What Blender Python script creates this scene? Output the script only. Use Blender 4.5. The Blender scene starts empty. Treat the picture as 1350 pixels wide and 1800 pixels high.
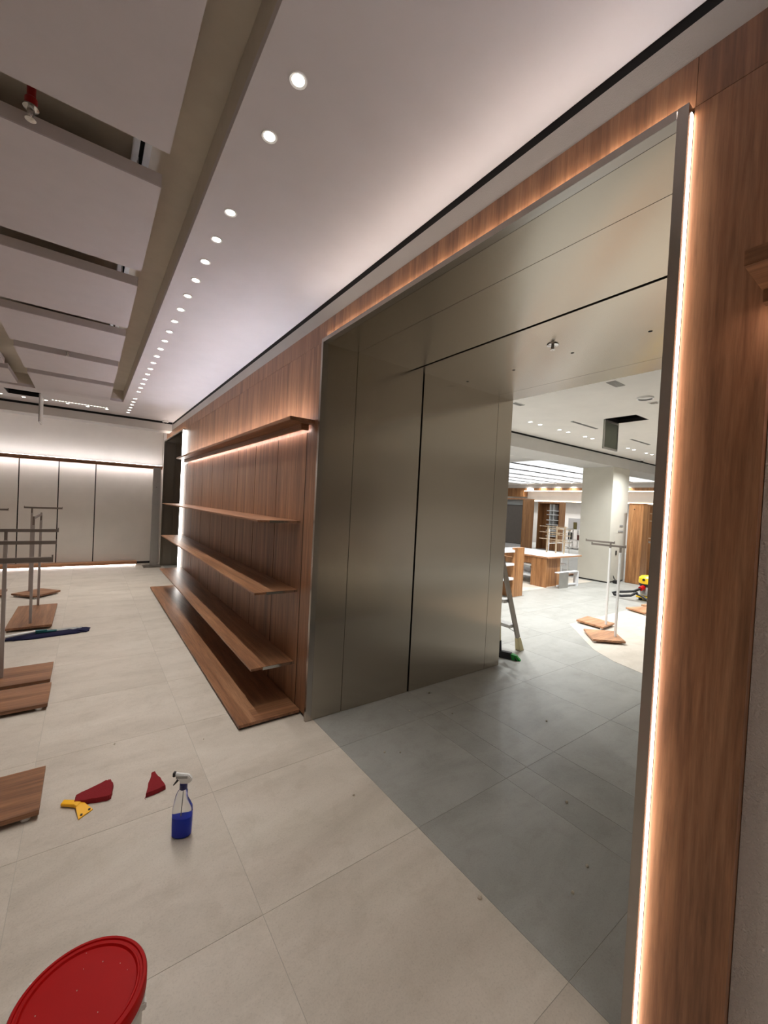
import bpy, bmesh, math, random
from mathutils import Vector, Matrix
random.seed(7)
PI = math.pi
sc = bpy.context.scene
COL = sc.collection

# ------------------------------------------------------------------ camera
F_PX, YAW, PITCH, ROLL, EYE = 716.0, math.radians(36.02), math.radians(-1.03), math.radians(2.906), 1.5
fw = Vector((math.sin(YAW)*math.cos(PITCH), math.cos(YAW)*math.cos(PITCH), math.sin(PITCH)))
rt = Vector((math.cos(YAW), -math.sin(YAW), 0)); up = rt.cross(fw)
r2 = math.cos(ROLL)*rt + math.sin(ROLL)*up
u2 = -math.sin(ROLL)*rt + math.cos(ROLL)*up
cd = bpy.data.cameras.new('camera'); cam = bpy.data.objects.new('camera', cd); COL.objects.link(cam)
cd.sensor_fit = 'AUTO'; cd.sensor_width = 36.0; cd.lens = F_PX/1800.0*36.0; cd.clip_start = 0.02; cd.clip_end = 100
M = Matrix((r2, u2, -fw)).transposed().to_4x4(); M.translation = Vector((0, 0, EYE)); cam.matrix_world = M
sc.camera = cam

# ------------------------------------------------------------------ world, exposure and lamp settings
w = bpy.data.worlds.new('world'); sc.world = w; w.use_nodes = True
w.node_tree.nodes['Background'].inputs[0].default_value = (0.02, 0.02, 0.02, 1)
w.node_tree.nodes['Background'].inputs[1].default_value = 1.0
sc.view_settings.view_transform = 'Standard'; sc.view_settings.look = 'None'
sc.view_settings.exposure = 0.0; sc.view_settings.gamma = 1.0
try: sc.view_settings.use_curve_mapping = False
except Exception: pass
try:
    sc.cycles.max_bounces = 8; sc.cycles.diffuse_bounces = 5; sc.cycles.glossy_bounces = 4; sc.cycles.transmission_bounces = 8
    sc.cycles.sample_clamp_indirect = 6.0
except Exception: pass
W_ROOM, W_HALL = 12.0, 52.0                    # watts of one downlight in each room
C_ROOM, C_HALL = (1.0, 0.975, 0.94), (0.965, 0.99, 1.0)
S_HEAD, S_SIDE, S_LEDGE_UP, S_LEDGE_DOWN, S_BACK, S_SLOT, S_LUM = 21.0, 15.0, 56.0, 20.0, 24.0, 14.0, 0.95

# ------------------------------------------------------------------ materials
def rgb(r, g, b):
    f = lambda c: ((c/255+0.055)/1.055)**2.4 if c > 10 else c/255/12.92
    return (f(r), f(g), f(b), 1)
class NM:
    def __init__(s, name):
        s.m = bpy.data.materials.new(name); s.m.use_nodes = True
        s.n = s.m.node_tree.nodes; s.l = s.m.node_tree.links; s.b = s.n['Principled BSDF']
    def node(s, t, **kw):
        n = s.n.new(t)
        for k, v in kw.items(): setattr(n, k, v)
        return n
    def set(s, **kw):
        for k, v in kw.items(): s.b.inputs[k.replace('_', ' ')].default_value = v
        return s
    def coords(s, scale, rand=True):
        tc = s.node('ShaderNodeTexCoord'); mp = s.node('ShaderNodeMapping'); mp.inputs['Scale'].default_value = scale
        if rand:
            oi = s.node('ShaderNodeObjectInfo'); mu = s.node('ShaderNodeMath', operation='MULTIPLY'); mu.inputs[1].default_value = 37.0
            ad = s.node('ShaderNodeVectorMath', operation='ADD')
            s.l.new(oi.outputs['Random'], mu.inputs[0]); s.l.new(tc.outputs['Object'], ad.inputs[0]); s.l.new(mu.outputs[0], ad.inputs[1])
            s.l.new(ad.outputs[0], mp.inputs['Vector'])
        else: s.l.new(tc.outputs['Object'], mp.inputs['Vector'])
        return mp.outputs[0]
    def noise(s, vec, scale, detail=4, rough=0.6, dist=0.0):
        n = s.node('ShaderNodeTexNoise'); n.inputs['Scale'].default_value = scale; n.inputs['Detail'].default_value = detail
        n.inputs['Roughness'].default_value = rough; n.inputs['Distortion'].default_value = dist
        s.l.new(vec, n.inputs['Vector']); return n.outputs['Fac']
    def ramp(s, fac, stops):
        r = s.node('ShaderNodeValToRGB'); e = r.color_ramp.elements
        while len(e) < len(stops): e.new(0.5)
        for el, (p, c) in zip(e, stops): el.position = p; el.color = c
        s.l.new(fac, r.inputs['Fac']); return r.outputs['Color']
    def mix(s, fac, a, b, mode='MIX'):
        m = s.node('ShaderNodeMix', data_type='RGBA', blend_type=mode)
        if isinstance(fac, float): m.inputs[0].default_value = fac
        else: s.l.new(fac, m.inputs[0])
        for i, x in ((6, a), (7, b)):
            if isinstance(x, tuple): m.inputs[i].default_value = x
            else: s.l.new(x, m.inputs[i])
        return m.outputs[2]
    def color(s, out): s.l.new(out, s.b.inputs['Base Color']); return s
    def bump(s, fac, strength, dist=0.01):
        b = s.node('ShaderNodeBump'); b.inputs['Strength'].default_value = strength; b.inputs['Distance'].default_value = dist
        s.l.new(fac, b.inputs['Height']); s.l.new(b.outputs[0], s.b.inputs['Normal']); return s

def plain(name, c, rough=0.5, metal=0.0, vary=0.04, **kw):
    m = NM(name); m.set(Roughness=rough, Metallic=metal, **kw)
    v = m.coords((1, 1, 1)); f = m.noise(v, 9.0, 3)
    lo = tuple(max(0, x*(1-vary)) for x in c[:3])+(1,); hi = tuple(min(1, x*(1+vary)) for x in c[:3])+(1,)
    return m.color(m.ramp(f, [(0.3, lo), (0.7, hi)])).m
def wood(name, axis, dark, mid, light, rough=0.42):
    m = NM(name); sc_ = {'x': (0.35, 7, 7), 'y': (7, 0.35, 7), 'z': (7, 7, 0.35)}[axis]
    v = m.coords(sc_)
    f1 = m.noise(v, 1.6, 5, 0.62, 1.1); f2 = m.noise(v, 14.0, 4, 0.7, 0.3)
    c1 = m.ramp(f1, [(0.28, dark), (0.5, mid), (0.72, light)])
    c2 = m.ramp(f2, [(0.3, (0.60, 0.58, 0.56, 1)), (0.68, (1.12, 1.11, 1.10, 1))])
    wv = m.node('ShaderNodeTexWave', wave_type='BANDS', bands_direction='DIAGONAL')
    for k, x in (('Scale', 0.55), ('Distortion', 9.0), ('Detail', 3.0), ('Detail Scale', 0.9), ('Detail Roughness', 0.6)): wv.inputs[k].default_value = x
    m.l.new(v, wv.inputs['Vector'])
    c3 = m.ramp(wv.outputs['Fac'], [(0.0, (0.80, 0.78, 0.76, 1)), (0.25, (1, 1, 1, 1)), (0.8, (1, 1, 1, 1)), (1.0, (1.10, 1.09, 1.07, 1))])
    m.color(m.mix(0.8, m.mix(0.9, c1, c2, 'MULTIPLY'), c3, 'MULTIPLY')); m.set(Roughness=rough); m.bump(f2, 0.10, 0.002)
    return m.m
def stone(name, lo, mid, hi, rough=0.42):
    m = NM(name); v = m.coords((1, 1, 1)); vs = m.coords((0.6, 1.6, 1))
    f1 = m.noise(vs, 2.2, 6, 0.62, 0.5); f2 = m.noise(v, 150.0, 4, 0.8); f3 = m.noise(v, 9.0, 5, 0.7, 0.4)
    c = m.ramp(f1, [(0.25, lo), (0.5, mid), (0.75, hi)])
    sp = m.ramp(f2, [(0.28, (0.80, 0.79, 0.78, 1)), (0.46, (0.98, 0.98, 0.98, 1)), (0.7, (1.03, 1.03, 1.03, 1))])
    st = m.ramp(f3, [(0.28, (0.90, 0.89, 0.87, 1)), (0.5, (1, 1, 1, 1))])
    m.color(m.mix(1.0, m.mix(1.0, c, sp, 'MULTIPLY'), st, 'MULTIPLY')); m.set(Roughness=rough); m.bump(f2, 0.06, 0.002)
    return m.m
def plaster(name, c, scale, strength, dist=0.004, rough=0.75):
    m = NM(name); v = m.coords((1, 1, 1), rand=False)
    f = m.noise(v, scale, 5, 0.62, 0.3); g = m.noise(v, 3.0, 3)
    d = tuple(x*0.94 for x in c[:3])+(1,); m.color(m.ramp(g, [(0.3, d), (0.7, c)])); m.set(Roughness=rough); m.bump(f, strength, dist)
    return m.m
def steel(name, c, rough, aniso=0.9, grain=(90, 90, 1.2), axis='Z'):
    m = NM(name); m.set(Metallic=1.0, Anisotropic=aniso)
    v = m.coords(grain); f = m.noise(v, 2.0, 3)
    lo = tuple(x*0.975 for x in c[:3])+(1,)
    m.color(m.ramp(f, [(0.3, lo), (0.7, c)]))
    mr = m.node('ShaderNodeMapRange'); mr.inputs[3].default_value = rough-0.006; mr.inputs[4].default_value = rough+0.006
    m.l.new(f, mr.inputs[0]); m.l.new(mr.outputs[0], m.b.inputs['Roughness'])
    tg = m.node('ShaderNodeTangent', direction_type='RADIAL', axis=axis); m.l.new(tg.outputs[0], m.b.inputs['Tangent'])
    return m.m
def glow(name, c, s):
    m = NM(name); m.set(Base_Color=c, Emission_Color=c, Emission_Strength=s); return m.m

WD, WM, WL = rgb(106, 71, 48), rgb(146, 102, 71), rgb(171, 127, 93)
MAT = dict(
    wood_z=wood('veneer_vertical', 'z', WD, WM, WL), wood_y=wood('veneer_lengthwise', 'y', WD, WM, WL), wood_x=wood('veneer_crosswise', 'x', WD, WM, WL),
    oak_z=wood('oak_vertical', 'z', rgb(128, 84, 50), rgb(168, 118, 74), rgb(190, 142, 96)), oak_x=wood('oak_crosswise', 'x', rgb(150, 100, 66), rgb(186, 136, 98), rgb(206, 160, 122)),
    tile_beige=stone('beige_stone', rgb(184, 174, 160), rgb(201, 191, 177), rgb(212, 203, 190)),
    tile_grey=stone('grey_stone', rgb(140, 139, 133), rgb(156, 155, 149), rgb(167, 166, 160)),
    grout=plain('grout', rgb(178, 172, 160), 0.8), ceiling=plaster('ceiling_paint', rgb(212, 207, 208), 120, 0.02),
    coffer=plain('coffer_paint', rgb(206, 198, 184), 0.7), board=plain('acoustic_board', rgb(202, 196, 197), 0.8, vary=0.02), board_edge=plain('board_edge', rgb(188, 180, 177), 0.7),
    plaster=plaster('rough_plaster', rgb(222, 212, 203), 130, 1.0, 0.014), band=plaster('band_plaster', rgb(202, 199, 194), 190, 0.55, 0.004),
    white=plaster('wall_paint', rgb(222, 216, 210), 60, 0.03), fabric=plaster('wall_covering', rgb(226, 222, 214), 40, 0.12, 0.003),
    black=plain('shadow_gap_black', rgb(9, 9, 9), 0.9), dark=plain('dark_metal', rgb(46, 44, 43), 0.45, 0.4), shadow=plain('dark_void', rgb(5, 5, 5), 1.0),
    steel=steel('brushed_steel', rgb(184, 174, 161), 0.215), steel_soffit=steel('brushed_soffit', rgb(184, 174, 161), 0.23, axis='X', grain=(1.2, 90, 90)), steel_lite=steel('frame_steel', rgb(176, 170, 164), 0.26, 0.3), chrome=plain('chrome', rgb(205, 203, 200), 0.18, 1.0),
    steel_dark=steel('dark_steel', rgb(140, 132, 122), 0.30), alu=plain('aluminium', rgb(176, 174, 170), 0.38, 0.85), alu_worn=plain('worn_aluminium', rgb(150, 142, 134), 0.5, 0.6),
    rack=plain('rack_metal', rgb(178, 172, 168), 0.38, 0.55), rack_dark=plain('rack_sleeve', rgb(128, 119, 111), 0.45, 0.3), rack_white=plain('rack_white', rgb(240, 240, 238), 0.5),
    gold=plain('champagne_metal', rgb(206, 184, 156), 0.35, 0.5), white_lac=plain('white_lacquer', rgb(232, 234, 236), 0.35),
    red=plain('red_plastic', rgb(178, 2, 2), 0.5, vary=0.03, Specular_IOR_Level=0.2), red_pipe=plain('red_pipe', rgb(140, 12, 12), 0.35), pail=plain('white_pail', rgb(214, 212, 206), 0.4),
    sponge=plaster('red_sponge', rgb(132, 18, 26), 220, 0.8, 0.004, 0.95), yellow=plain('yellow_plastic', rgb(248, 184, 10), 0.35), navy=plain('navy_plastic', rgb(26, 24, 92), 0.35),
    navy_yarn=plaster('navy_yarn', rgb(18, 18, 58), 130, 1.0, 0.01, 0.95), teal=plain('teal_plastic', rgb(22, 92, 96), 0.45), white_pl=plain('white_plastic', rgb(236, 236, 234), 0.35), grey_pl=plain('grey_plastic', rgb(160, 160, 158), 0.4),
    black_pl=plain('black_plastic', rgb(24, 24, 26), 0.45), green=plain('green_plastic', rgb(14, 150, 54), 0.5), cream=plain('cream_rubber', rgb(206, 192, 150), 0.7), vac=plain('vacuum_yellow', rgb(246, 206, 24), 0.35), crumb=plain('plaster_crumb', rgb(200, 190, 172), 0.9),
    hatch=plain('green_board', rgb(120, 124, 112), 0.8), column=plaster('column_paint', rgb(206, 202, 190), 50, 0.03), smoke=plain('clear_grey_panel', rgb(120, 112, 106), 0.3, 0.3),
    blue=plain('blue_box', rgb(50, 80, 190), 0.5), khaki=plain('khaki_box', rgb(120, 112, 70), 0.6), maroon=plain('maroon_box', rgb(96, 48, 40), 0.6),
    lens=glow('lamp_lens', (1, 0.95, 0.85, 1), 14.0), lens_hall=glow('lamp_lens_hall', (1, 0.98, 0.94, 1), 14.0), led_head=glow('led_header', (1, 0.88, 0.80, 1), S_HEAD), led_side=glow('led_jamb', (1, 0.86, 0.76, 1), S_SIDE),
    led_up=glow('led_uplight', (0.90, 0.90, 1.0, 1), S_LEDGE_UP), led_down=glow('led_downlight', (1, 0.82, 0.76, 1), S_LEDGE_DOWN), led_back=glow('led_back', (1, 0.95, 0.97, 1), S_BACK), led_slot=glow('led_slot', (1, 0.97, 0.92, 1), S_SLOT), led_warm=glow('led_warm', (1, 0.86, 0.68, 1), 9.0),
    lum=glow('luminous_ceiling', (0.93, 0.97, 1.0, 1), S_LUM), sign=glow('lit_sign', (1, 1, 1, 1), 4.0))
g = NM('clear_bottle'); g.set(Base_Color=(0.88, 0.90, 0.92, 1), Roughness=0.12, IOR=1.25, Transmission_Weight=1.0); MAT['clear'] = g.m
g = NM('blue_liquid'); g.set(Base_Color=rgb(36, 66, 205), Roughness=0.2, IOR=1.2, Transmission_Weight=0.0); MAT['liquid'] = g.m
g = NM('glass_pane'); g.set(Base_Color=(0.9, 0.9, 0.9, 1), Roughness=0.05, IOR=1.2, Transmission_Weight=0.9); MAT['glass'] = g.m
# far floor: the tile joints are too fine to build
g = NM('far_tiled_floor'); v = g.coords((1, 1, 1), rand=False); br = g.node('ShaderNodeTexBrick', offset=0.0)
for k, x in (('Scale', 1.0), ('Mortar Size', 0.004), ('Brick Width', 0.74), ('Row Height', 0.738)): br.inputs[k].default_value = x
br.inputs['Color1'].default_value = rgb(190, 190, 186); br.inputs['Color2'].default_value = rgb(184, 184, 180); br.inputs['Mortar'].default_value = rgb(150, 148, 142)
g.l.new(v, br.inputs['Vector']); g.color(br.outputs[0]); g.set(Roughness=0.4); MAT['far_floor'] = g.m

# ------------------------------------------------------------------ geometry helpers
class G:
    """a bag of shapes that becomes one mesh"""
    def __init__(s): s.b = bmesh.new()
    def box(s, x0, x1, y0, y1, z0, z1):
        v = [s.b.verts.new(p) for p in ((x0,y0,z0),(x1,y0,z0),(x1,y1,z0),(x0,y1,z0),(x0,y0,z1),(x1,y0,z1),(x1,y1,z1),(x0,y1,z1))]
        for f in ((0,3,2,1),(4,5,6,7),(0,1,5,4),(1,2,6,5),(2,3,7,6),(3,0,4,7)): s.b.faces.new([v[i] for i in f])
        return s
    def prism(s, poly, z0, z1):
        a = [s.b.verts.new((x, y, z0)) for x, y in poly]; c = [s.b.verts.new((x, y, z1)) for x, y in poly]; n = len(poly)
        s.b.faces.new(a[::-1]); s.b.faces.new(c)
        for i in range(n): s.b.faces.new((a[i], a[(i+1)%n], c[(i+1)%n], c[i]))
        return s
    def loft(s, rings, cap=True):
        R = [[s.b.verts.new(p) for p in r] for r in rings]; n = len(R[0])
        for a, c in zip(R, R[1:]):
            for i in range(n): s.b.faces.new((a[i], a[(i+1)%n], c[(i+1)%n], c[i]))
        if cap: s.b.faces.new(R[0][::-1]); s.b.faces.new(R[-1])
        return s
    def lathe(s, prof, cx=0, cy=0, n=32, cap=True):
        return s.loft([[(cx+r*math.cos(2*PI*i/n), cy+r*math.sin(2*PI*i/n), z) for i in range(n)] for r, z in prof], cap)
    def tube(s, pts, r, n=10, cap=True):
        pts = [Vector(p) for p in pts]; rr = r if isinstance(r, (list, tuple)) else [r]*len(pts); rings = []; ref = None
        for i, p in enumerate(pts):
            d = (pts[min(i+1, len(pts)-1)]-pts[max(i-1, 0)]).normalized()
            if ref is None: ref = Vector((0,0,1)) if abs(d.z) < 0.9 else Vector((1,0,0))
            a = d.cross(ref).normalized(); c = d.cross(a); ref = a.cross(d)
            rings.append([p+rr[i]*(a*math.cos(2*PI*k/n)+c*math.sin(2*PI*k/n)) for k in range(n)])
        return s.loft(rings, cap)
    def bar(s, p, q, wx, wz, n=None):
        """square bar from p to q"""
        p, q = Vector(p), Vector(q); d = (q-p).normalized(); ref = Vector((0,0,1)) if abs(d.z) < 0.9 else Vector((0,1,0))
        a = d.cross(ref).normalized()*wx/2; c = a.normalized().cross(d)*wz/2
        return s.loft([[o+a+c, o-a+c, o-a-c, o+a-c] for o in (p, q)])
OFF = {}
def obj(name, geo, mat, parent=None, bevel=0, smooth=False, label=None):
    """link one mesh object; geo is in world coordinates, or in the frame of the thing (the topmost parent) it belongs to"""
    b = geo.b
    if bevel: bmesh.ops.bevel(b, geom=[e for e in b.edges], offset=bevel, segments=2, affect='EDGES', clamp_overlap=True)
    bmesh.ops.recalc_face_normals(b, faces=b.faces)
    xs = [v.co.x for v in b.verts]; ys = [v.co.y for v in b.verts]; zs = [v.co.z for v in b.verts]
    o0 = Vector(((min(xs)+max(xs))/2, (min(ys)+max(ys))/2, min(zs)))
    for v in b.verts: v.co -= o0
    me = bpy.data.meshes.new(name); b.to_mesh(me); b.free()
    me.materials.append(MAT[mat] if isinstance(mat, str) else mat)
    if smooth:
        for p in me.polygons: p.use_smooth = True
        try: me.set_sharp_from_angle(angle=math.radians(40))
        except Exception: pass
    o = bpy.data.objects.new(name, me); COL.objects.link(o); OFF[o.name] = o0
    if parent: o.parent = parent; o.location = o0-OFF[parent.name]
    else: o.location = o0
    if label: o['label'] = label
    return o
def tag(o, label, cat, group=None):
    o['label'] = label; o['category'] = cat
    if group: o['group'] = group
    return o
def struct(o): o['kind'] = 'structure'; return o
def thing(name, label, cat, loc=(0,0,0), rz=0, group=None):
    o = bpy.data.objects.new(name, None); COL.objects.link(o); o.empty_display_size = 0.05
    o.location = loc; o.rotation_euler = (0, 0, rz); OFF[o.name] = Vector((0,0,0)); return tag(o, label, cat, group)
def box(*a): return G().box(*a)
def link_copy(src, parent, loc):
    c = src.copy(); COL.objects.link(c); c.parent = parent; c.location = loc; OFF[c.name] = Vector(loc); return c
def dup(root, loc, label=None, rz=0, group=None):
    r = root.copy(); COL.objects.link(r); r.location = loc; r.rotation_euler = (0, 0, rz); OFF[r.name] = Vector((0,0,0))
    if label: r['label'] = label
    if group: r['group'] = group
    for ch in list(root.children):
        c = ch.copy(); COL.objects.link(c); c.parent = r
        for gch in list(ch.children):
            d = gch.copy(); COL.objects.link(d); d.parent = c
    return r
def nth(i): return ['first','second','third','fourth','fifth','sixth','seventh','eighth','ninth','tenth','eleventh','twelfth','thirteenth','fourteenth','fifteenth','sixteenth','seventeenth','eighteenth','nineteenth','twentieth','twenty-first','twenty-second','twenty-third','twenty-fourth','twenty-fifth','twenty-sixth','twenty-seventh','twenty-eighth'][i]

# ------------------------------------------------------------------ dimensions of the place (metres, eye height 1.5)
ZC = 2.86                                   # ceiling
XW, XF, XU = 1.25, 1.235, 1.265              # lower wood face, steel frame face, upper wood face
X2 = 3.27                                   # hall side of the thick wall
D0, D1, DZ = 0.465, 2.482, 2.562             # first opening
E0, E1 = 7.43, 9.50                         # second opening
YB = 9.93                                   # back wall
YJ = [1.38+0.738*k for k in range(-6, 13)]

# ------------------------------------------------------------------ floor and its tiles
floor = struct(obj('floor', box(-3.2, 10.56, -3.1, 10.1, -0.06, -0.0015), 'grout'))
floor_hall = struct(obj('floor_hall', box(10.56, 19.2, -3.1, 14.2, -0.06, 0.0).box(3.16, 10.56, 7.284, 14.2, -0.0595, 0.0).box(3.16, 10.56, -3.1, -0.834, -0.0595, 0.0), 'far_floor'))
TT = {}
def tile(x0, x1, y0, y1, mat):
    gp = 0.0010; key = (round(x1-x0, 3), round(y1-y0, 3), mat); lo = Vector(((x0+x1)/2, (y0+y1)/2, -0.0014))
    if key in TT: link_copy(TT[key], floor, lo-OFF[floor.name]); return
    TT[key] = obj('tile', box(x0+gp, x1-gp, y0+gp, y1-gp, -0.0014, random.uniform(-0.0003, 0)), mat, floor)
XR = [-3.14, -2.40, -1.663, -0.925, -0.187, 0.555, 1.295]
for a, c in zip(XR, XR[1:]):
    for i in range(len(YJ)-1):
        if YJ[i] < -2.4: continue
        tile(a, c, YJ[i], min(YJ[i+1], YB+0.02), 'tile_beige')
XT = [1.295, 1.945, 2.135, 2.42, 3.16]
def clipped(a, c, y0, y1):
    for i in range(len(YJ)-1):
        p, q = max(YJ[i], y0), min(YJ[i+1], y1)
        if q-p > 0.01: tile(a, c, p, q, 'tile_grey')
for a, c in zip(XT, XT[1:]): clipped(a, c, D0-0.02, D1+0.02)
for a, c in ((1.295, 2.42), (2.42, 3.16)): clipped(a, c, E0, E1+0.02)
for k in range(10):
    for i in range(len(YJ)-1):
        if YJ[i] < -0.84 or YJ[i+1] > 7.29: continue
        tile(3.16+0.74*k, 3.9+0.74*k, YJ[i], YJ[i+1], 'tile_grey')
obj('inlay', G().prism([(5.36, 2.945), (4.62, 2.24), (4.45, 1.95), (4.25, 1.2), (4.25, 0.2), (9.0, 0.2), (9.0, 2.945)], -0.0005, 0.0022), 'tile_beige', floor)
obj('inlay', G().prism([(6.6, 4.62), (9.3, 4.62), (9.3, 6.6), (6.6, 6.6)], -0.0005, 0.0022), 'tile_beige', floor)

# ------------------------------------------------------------------ ceiling with its coffer
CX0, CX1, CY0, CY1, CZ = -1.82, 0.387, -1.2, 7.44, 3.035
ceiling = struct(obj('ceiling', box(CX1, 1.268, -3.1, 8.742, ZC, 2.9).box(-3.2, CX0, -3.1, 8.742, ZC, 2.9).box(CX0, CX1, CY1, 8.14-0.385, ZC, 2.9).box(CX0, -1.0, 7.755, 8.155, ZC, 2.9).box(-0.6, CX1, 7.755, 8.155, ZC, 2.9).box(CX0, CX1, 8.155, 8.742, ZC, 2.9).box(CX0, CX1, -3.1, CY0, ZC, 2.9).box(-3.2, 1.3, 9.08, YB+0.1, ZC, 2.9), 'ceiling'))
obj('coffer', box(CX0-0.02, CX1+0.02, CY0-0.02, CY1+0.02, CZ, CZ+0.04).box(CX1, CX1+0.02, CY0, CY1, 2.9, CZ).box(CX0-0.02, CX0, CY0, CY1, 2.9, CZ).box(CX0, CX1, CY1, CY1+0.02, 2.9, CZ).box(CX0, CX1, CY0-0.02, CY0, 2.9, CZ), 'coffer', ceiling)
# hall ceiling (lower ceiling this side of the bulkhead, luminous field beyond it)
HX0, HX1, HY0, HY1 = 5.83, 6.235, 2.46, 2.87                     # open access hatch
MAT['ceiling_hall'] = plaster('hall_ceiling_paint', rgb(232, 228, 222), 120, 0.02)
ceil_h = struct(obj('ceiling_hall', box(X2, HX0, -3.1, 4.372, ZC, 2.9).box(HX1, 19.2, -3.1, 4.372, ZC, 2.9).box(HX0, HX1, -3.1, HY0, ZC, 2.9).box(HX0, HX1, HY1, 4.372, ZC, 2.9).box(X2, 9.5, 5.05, 14.2, ZC, 2.9).box(9.5, 19.2, 5.05, 6.25, ZC, 2.9).box(17.2, 19.2, 6.25, 14.2, ZC, 2.9).box(9.5, 17.2, 12.4, 14.2, ZC, 2.9), 'ceiling_hall'))
LF = thing('luminous_ceiling', 'bright luminous ceiling field of white panes in dark bars beyond the column', 'ceiling light', (9.5, 6.25, ZC))
nx, ny = 7, 6
dx, dy = 7.7/nx, 6.15/ny
p0 = None
for i in range(nx):
    for j in range(ny):
        if p0 is None: p0 = obj('pane', box(0.01, dx-0.01, 0.01, dy-0.01, 0.02, 0.03), 'lum', LF); c0 = p0.location.copy()
        else: link_copy(p0, LF, c0+Vector((i*dx, j*dy, 0)))
for j in range(ny+1): obj('bar', box(-0.03, 7.73, j*dy-0.065, j*dy+0.065, 0.011, 0.03), 'dark', LF)
for i in range(nx+1): obj('bar', box(i*dx-0.012, i*dx+0.012, 0.05, 6.1, 0.0165, 0.03), 'grey_pl', LF)
struct(obj('ceiling_plenum', box(9.4, 17.6, 6.15, 12.5, 2.94, 2.98), 'white'))

# ------------------------------------------------------------------ walls
wall_r = struct(obj('wall_right', box(1.275, X2, D1+0.03, E0-0.03, 0, 3.08).box(1.305, X2, -3.1, D0-0.03, 0, 3.08).box(1.275, X2, D0-0.03, D1+0.03, DZ+0.03, 3.08).box(1.275, X2, E0-0.03, E1+0.03, DZ+0.03, 3.08).box(1.275, X2, E1+0.03, YB+0.1, 0, 3.08), 'white'))
wall_b = struct(obj('wall_back', box(-3.3, 1.275, YB+0.012, YB+0.1, 0, 2.9), 'white'))
struct(obj('wall_left', box(-3.3, -3.2, -3.1, YB+0.1, 0, 2.9), 'white'))
struct(obj('wall_front', box(-3.3, 1.305, -3.2, -3.1, 0, 2.9), 'white'))
struct(obj('wall_hall_front', box(X2, 19.2, -3.2, -3.1, 0, 2.9), 'white'))
struct(obj('wall_hall_back', box(X2, 19.2, 14.2, 14.3, 0, 2.9), 'white'))
wall_hf = struct(obj('wall_hall_far', box(18.2, 18.3, -3.1, 14.2, 0, 2.9), 'white'))
struct(obj('wall_hall_near', box(X2, X2+0.01, YB+0.1, 14.2, 0, 2.9), 'white'))

# veneer of the shelf wall: lower planks, upper boards, frieze
J = [2.695+0.5465*k for k in range(9)]
ys = [D1+0.03]+J+[E0-0.075]
for a, c in zip(ys, ys[1:]): obj('panel', box(XW, 1.274, a+0.006, c-0.006, 0.02, 1.985), 'wood_z', wall_r)
gb = box(1.2741, 1.2745, ys[0], ys[-1], 0, 1.985)
for a in ys[1:-1]: gb.box(1.2512, 1.2741, a-0.0059, a+0.0059, 0.02, 1.984)  # black fins put the shade of the narrow joints into the colour
obj('joint_shade_backing', gb, 'black', wall_r)
up_ = [D1+0.03, 3.70, 4.92, 6.14, E0-0.075]
for a, c in zip(up_, up_[1:]): obj('upper_panel', box(XU, 1.2745, a+0.0006, c-0.0006, 1.985, 2.589), 'wood_z', wall_r)
fr_ = [-3.08, -1.9, -0.72, 0.434, 1.45, 2.62, 3.84, 5.06, 6.28, 7.5, 9.42]
for a, c in zip(fr_, fr_[1:]): obj('frieze_panel', box(XU, 1.2745 if a > 0.4 else 1.304, a+0.0006, c-0.0006, 2.5905, 2.722), 'wood_z', wall_r)
obj('side_panel', box(XU, 1.304, 0.257, 0.436, 0.0, 2.589), 'wood_z', wall_r, label='walnut veneer strip right of the opening')
for a, c in ((-3.08, -1.4), (-1.4, 0.2562)): obj('upper_panel', box(XU, 1.304, a, c, 1.98, 2.589), 'wood_z', wall_r)
obj('plaster_panel', box(1.296, 1.3045, -3.08, 0.2555, 0, 1.98), 'plaster', wall_r)
# plaster band under the ceiling and the black shadow gap
struct(obj('trim_1', box(1.2658, 1.36, -3.08, 8.78, 2.722, 2.822), 'band'))
struct(obj('trim_2', box(1.270, 1.36, -3.08, 8.74, 2.822, 2.868), 'black'))
struct(obj('trim_3', box(-3.2, 1.257, 8.73, 9.08, 2.69, 2.822), 'band'))
struct(obj('trim_4', box(-3.2, 1.257, 8.744, 9.08, 2.8225, 2.87), 'black'))
# hall bulkhead with the same gap
struct(obj('trim_5', box(X2, 18.2, 4.36, 5.07, 2.605, 2.825), 'band'))
struct(obj('trim_6', box(X2, 18.2, 4.372, 5.05, 2.8255, 2.872), 'black'))

# ------------------------------------------------------------------ steel portal of the first opening
door1 = struct(obj('door_1', box(1.275, X2, D1+0.012, D1+0.03, 0, DZ+0.03).box(1.275, X2, D0-0.03, D0-0.012, 0, DZ+0.03).box(1.275, X2, D0-0.012, D1+0.012, DZ+0.012, DZ+0.03), 'black'))
XS = [(1.2755, 1.508), (1.512, 2.121), (2.139, 3.057), (3.0605, 3.268)]
for a, c in XS:
    obj('side_sheet', box(a, c, D1, D1+0.0115, 0.002, DZ), 'steel', door1)
    obj('side_sheet', box(a, c, D0-0.0115, D0, 0.002, DZ), 'steel', door1)
for a, c in [(1.277, 1.511), (1.514, 2.012), (2.034, 3.026), (3.029, 3.268)]: obj('soffit_sheet', box(a, c, D0, D1, DZ, DZ+0.0115), 'steel_soffit', door1)
obj('frame_strip', box(XF, 1.275, D1, D1+0.024, 0, DZ+0.026), 'steel_lite', door1, label='thin steel frame edge at the left jamb')
obj('frame_strip', box(XF, 1.275, D0-0.026, D0, 0, DZ+0.026), 'steel_lite', door1, label='thin steel frame edge at the right jamb')
obj('frame_strip', box(XF, 1.275, D0+0.0015, D1-0.0005, DZ, DZ+0.026), 'steel_lite', door1, label='thin steel frame edge along the header')
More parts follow.
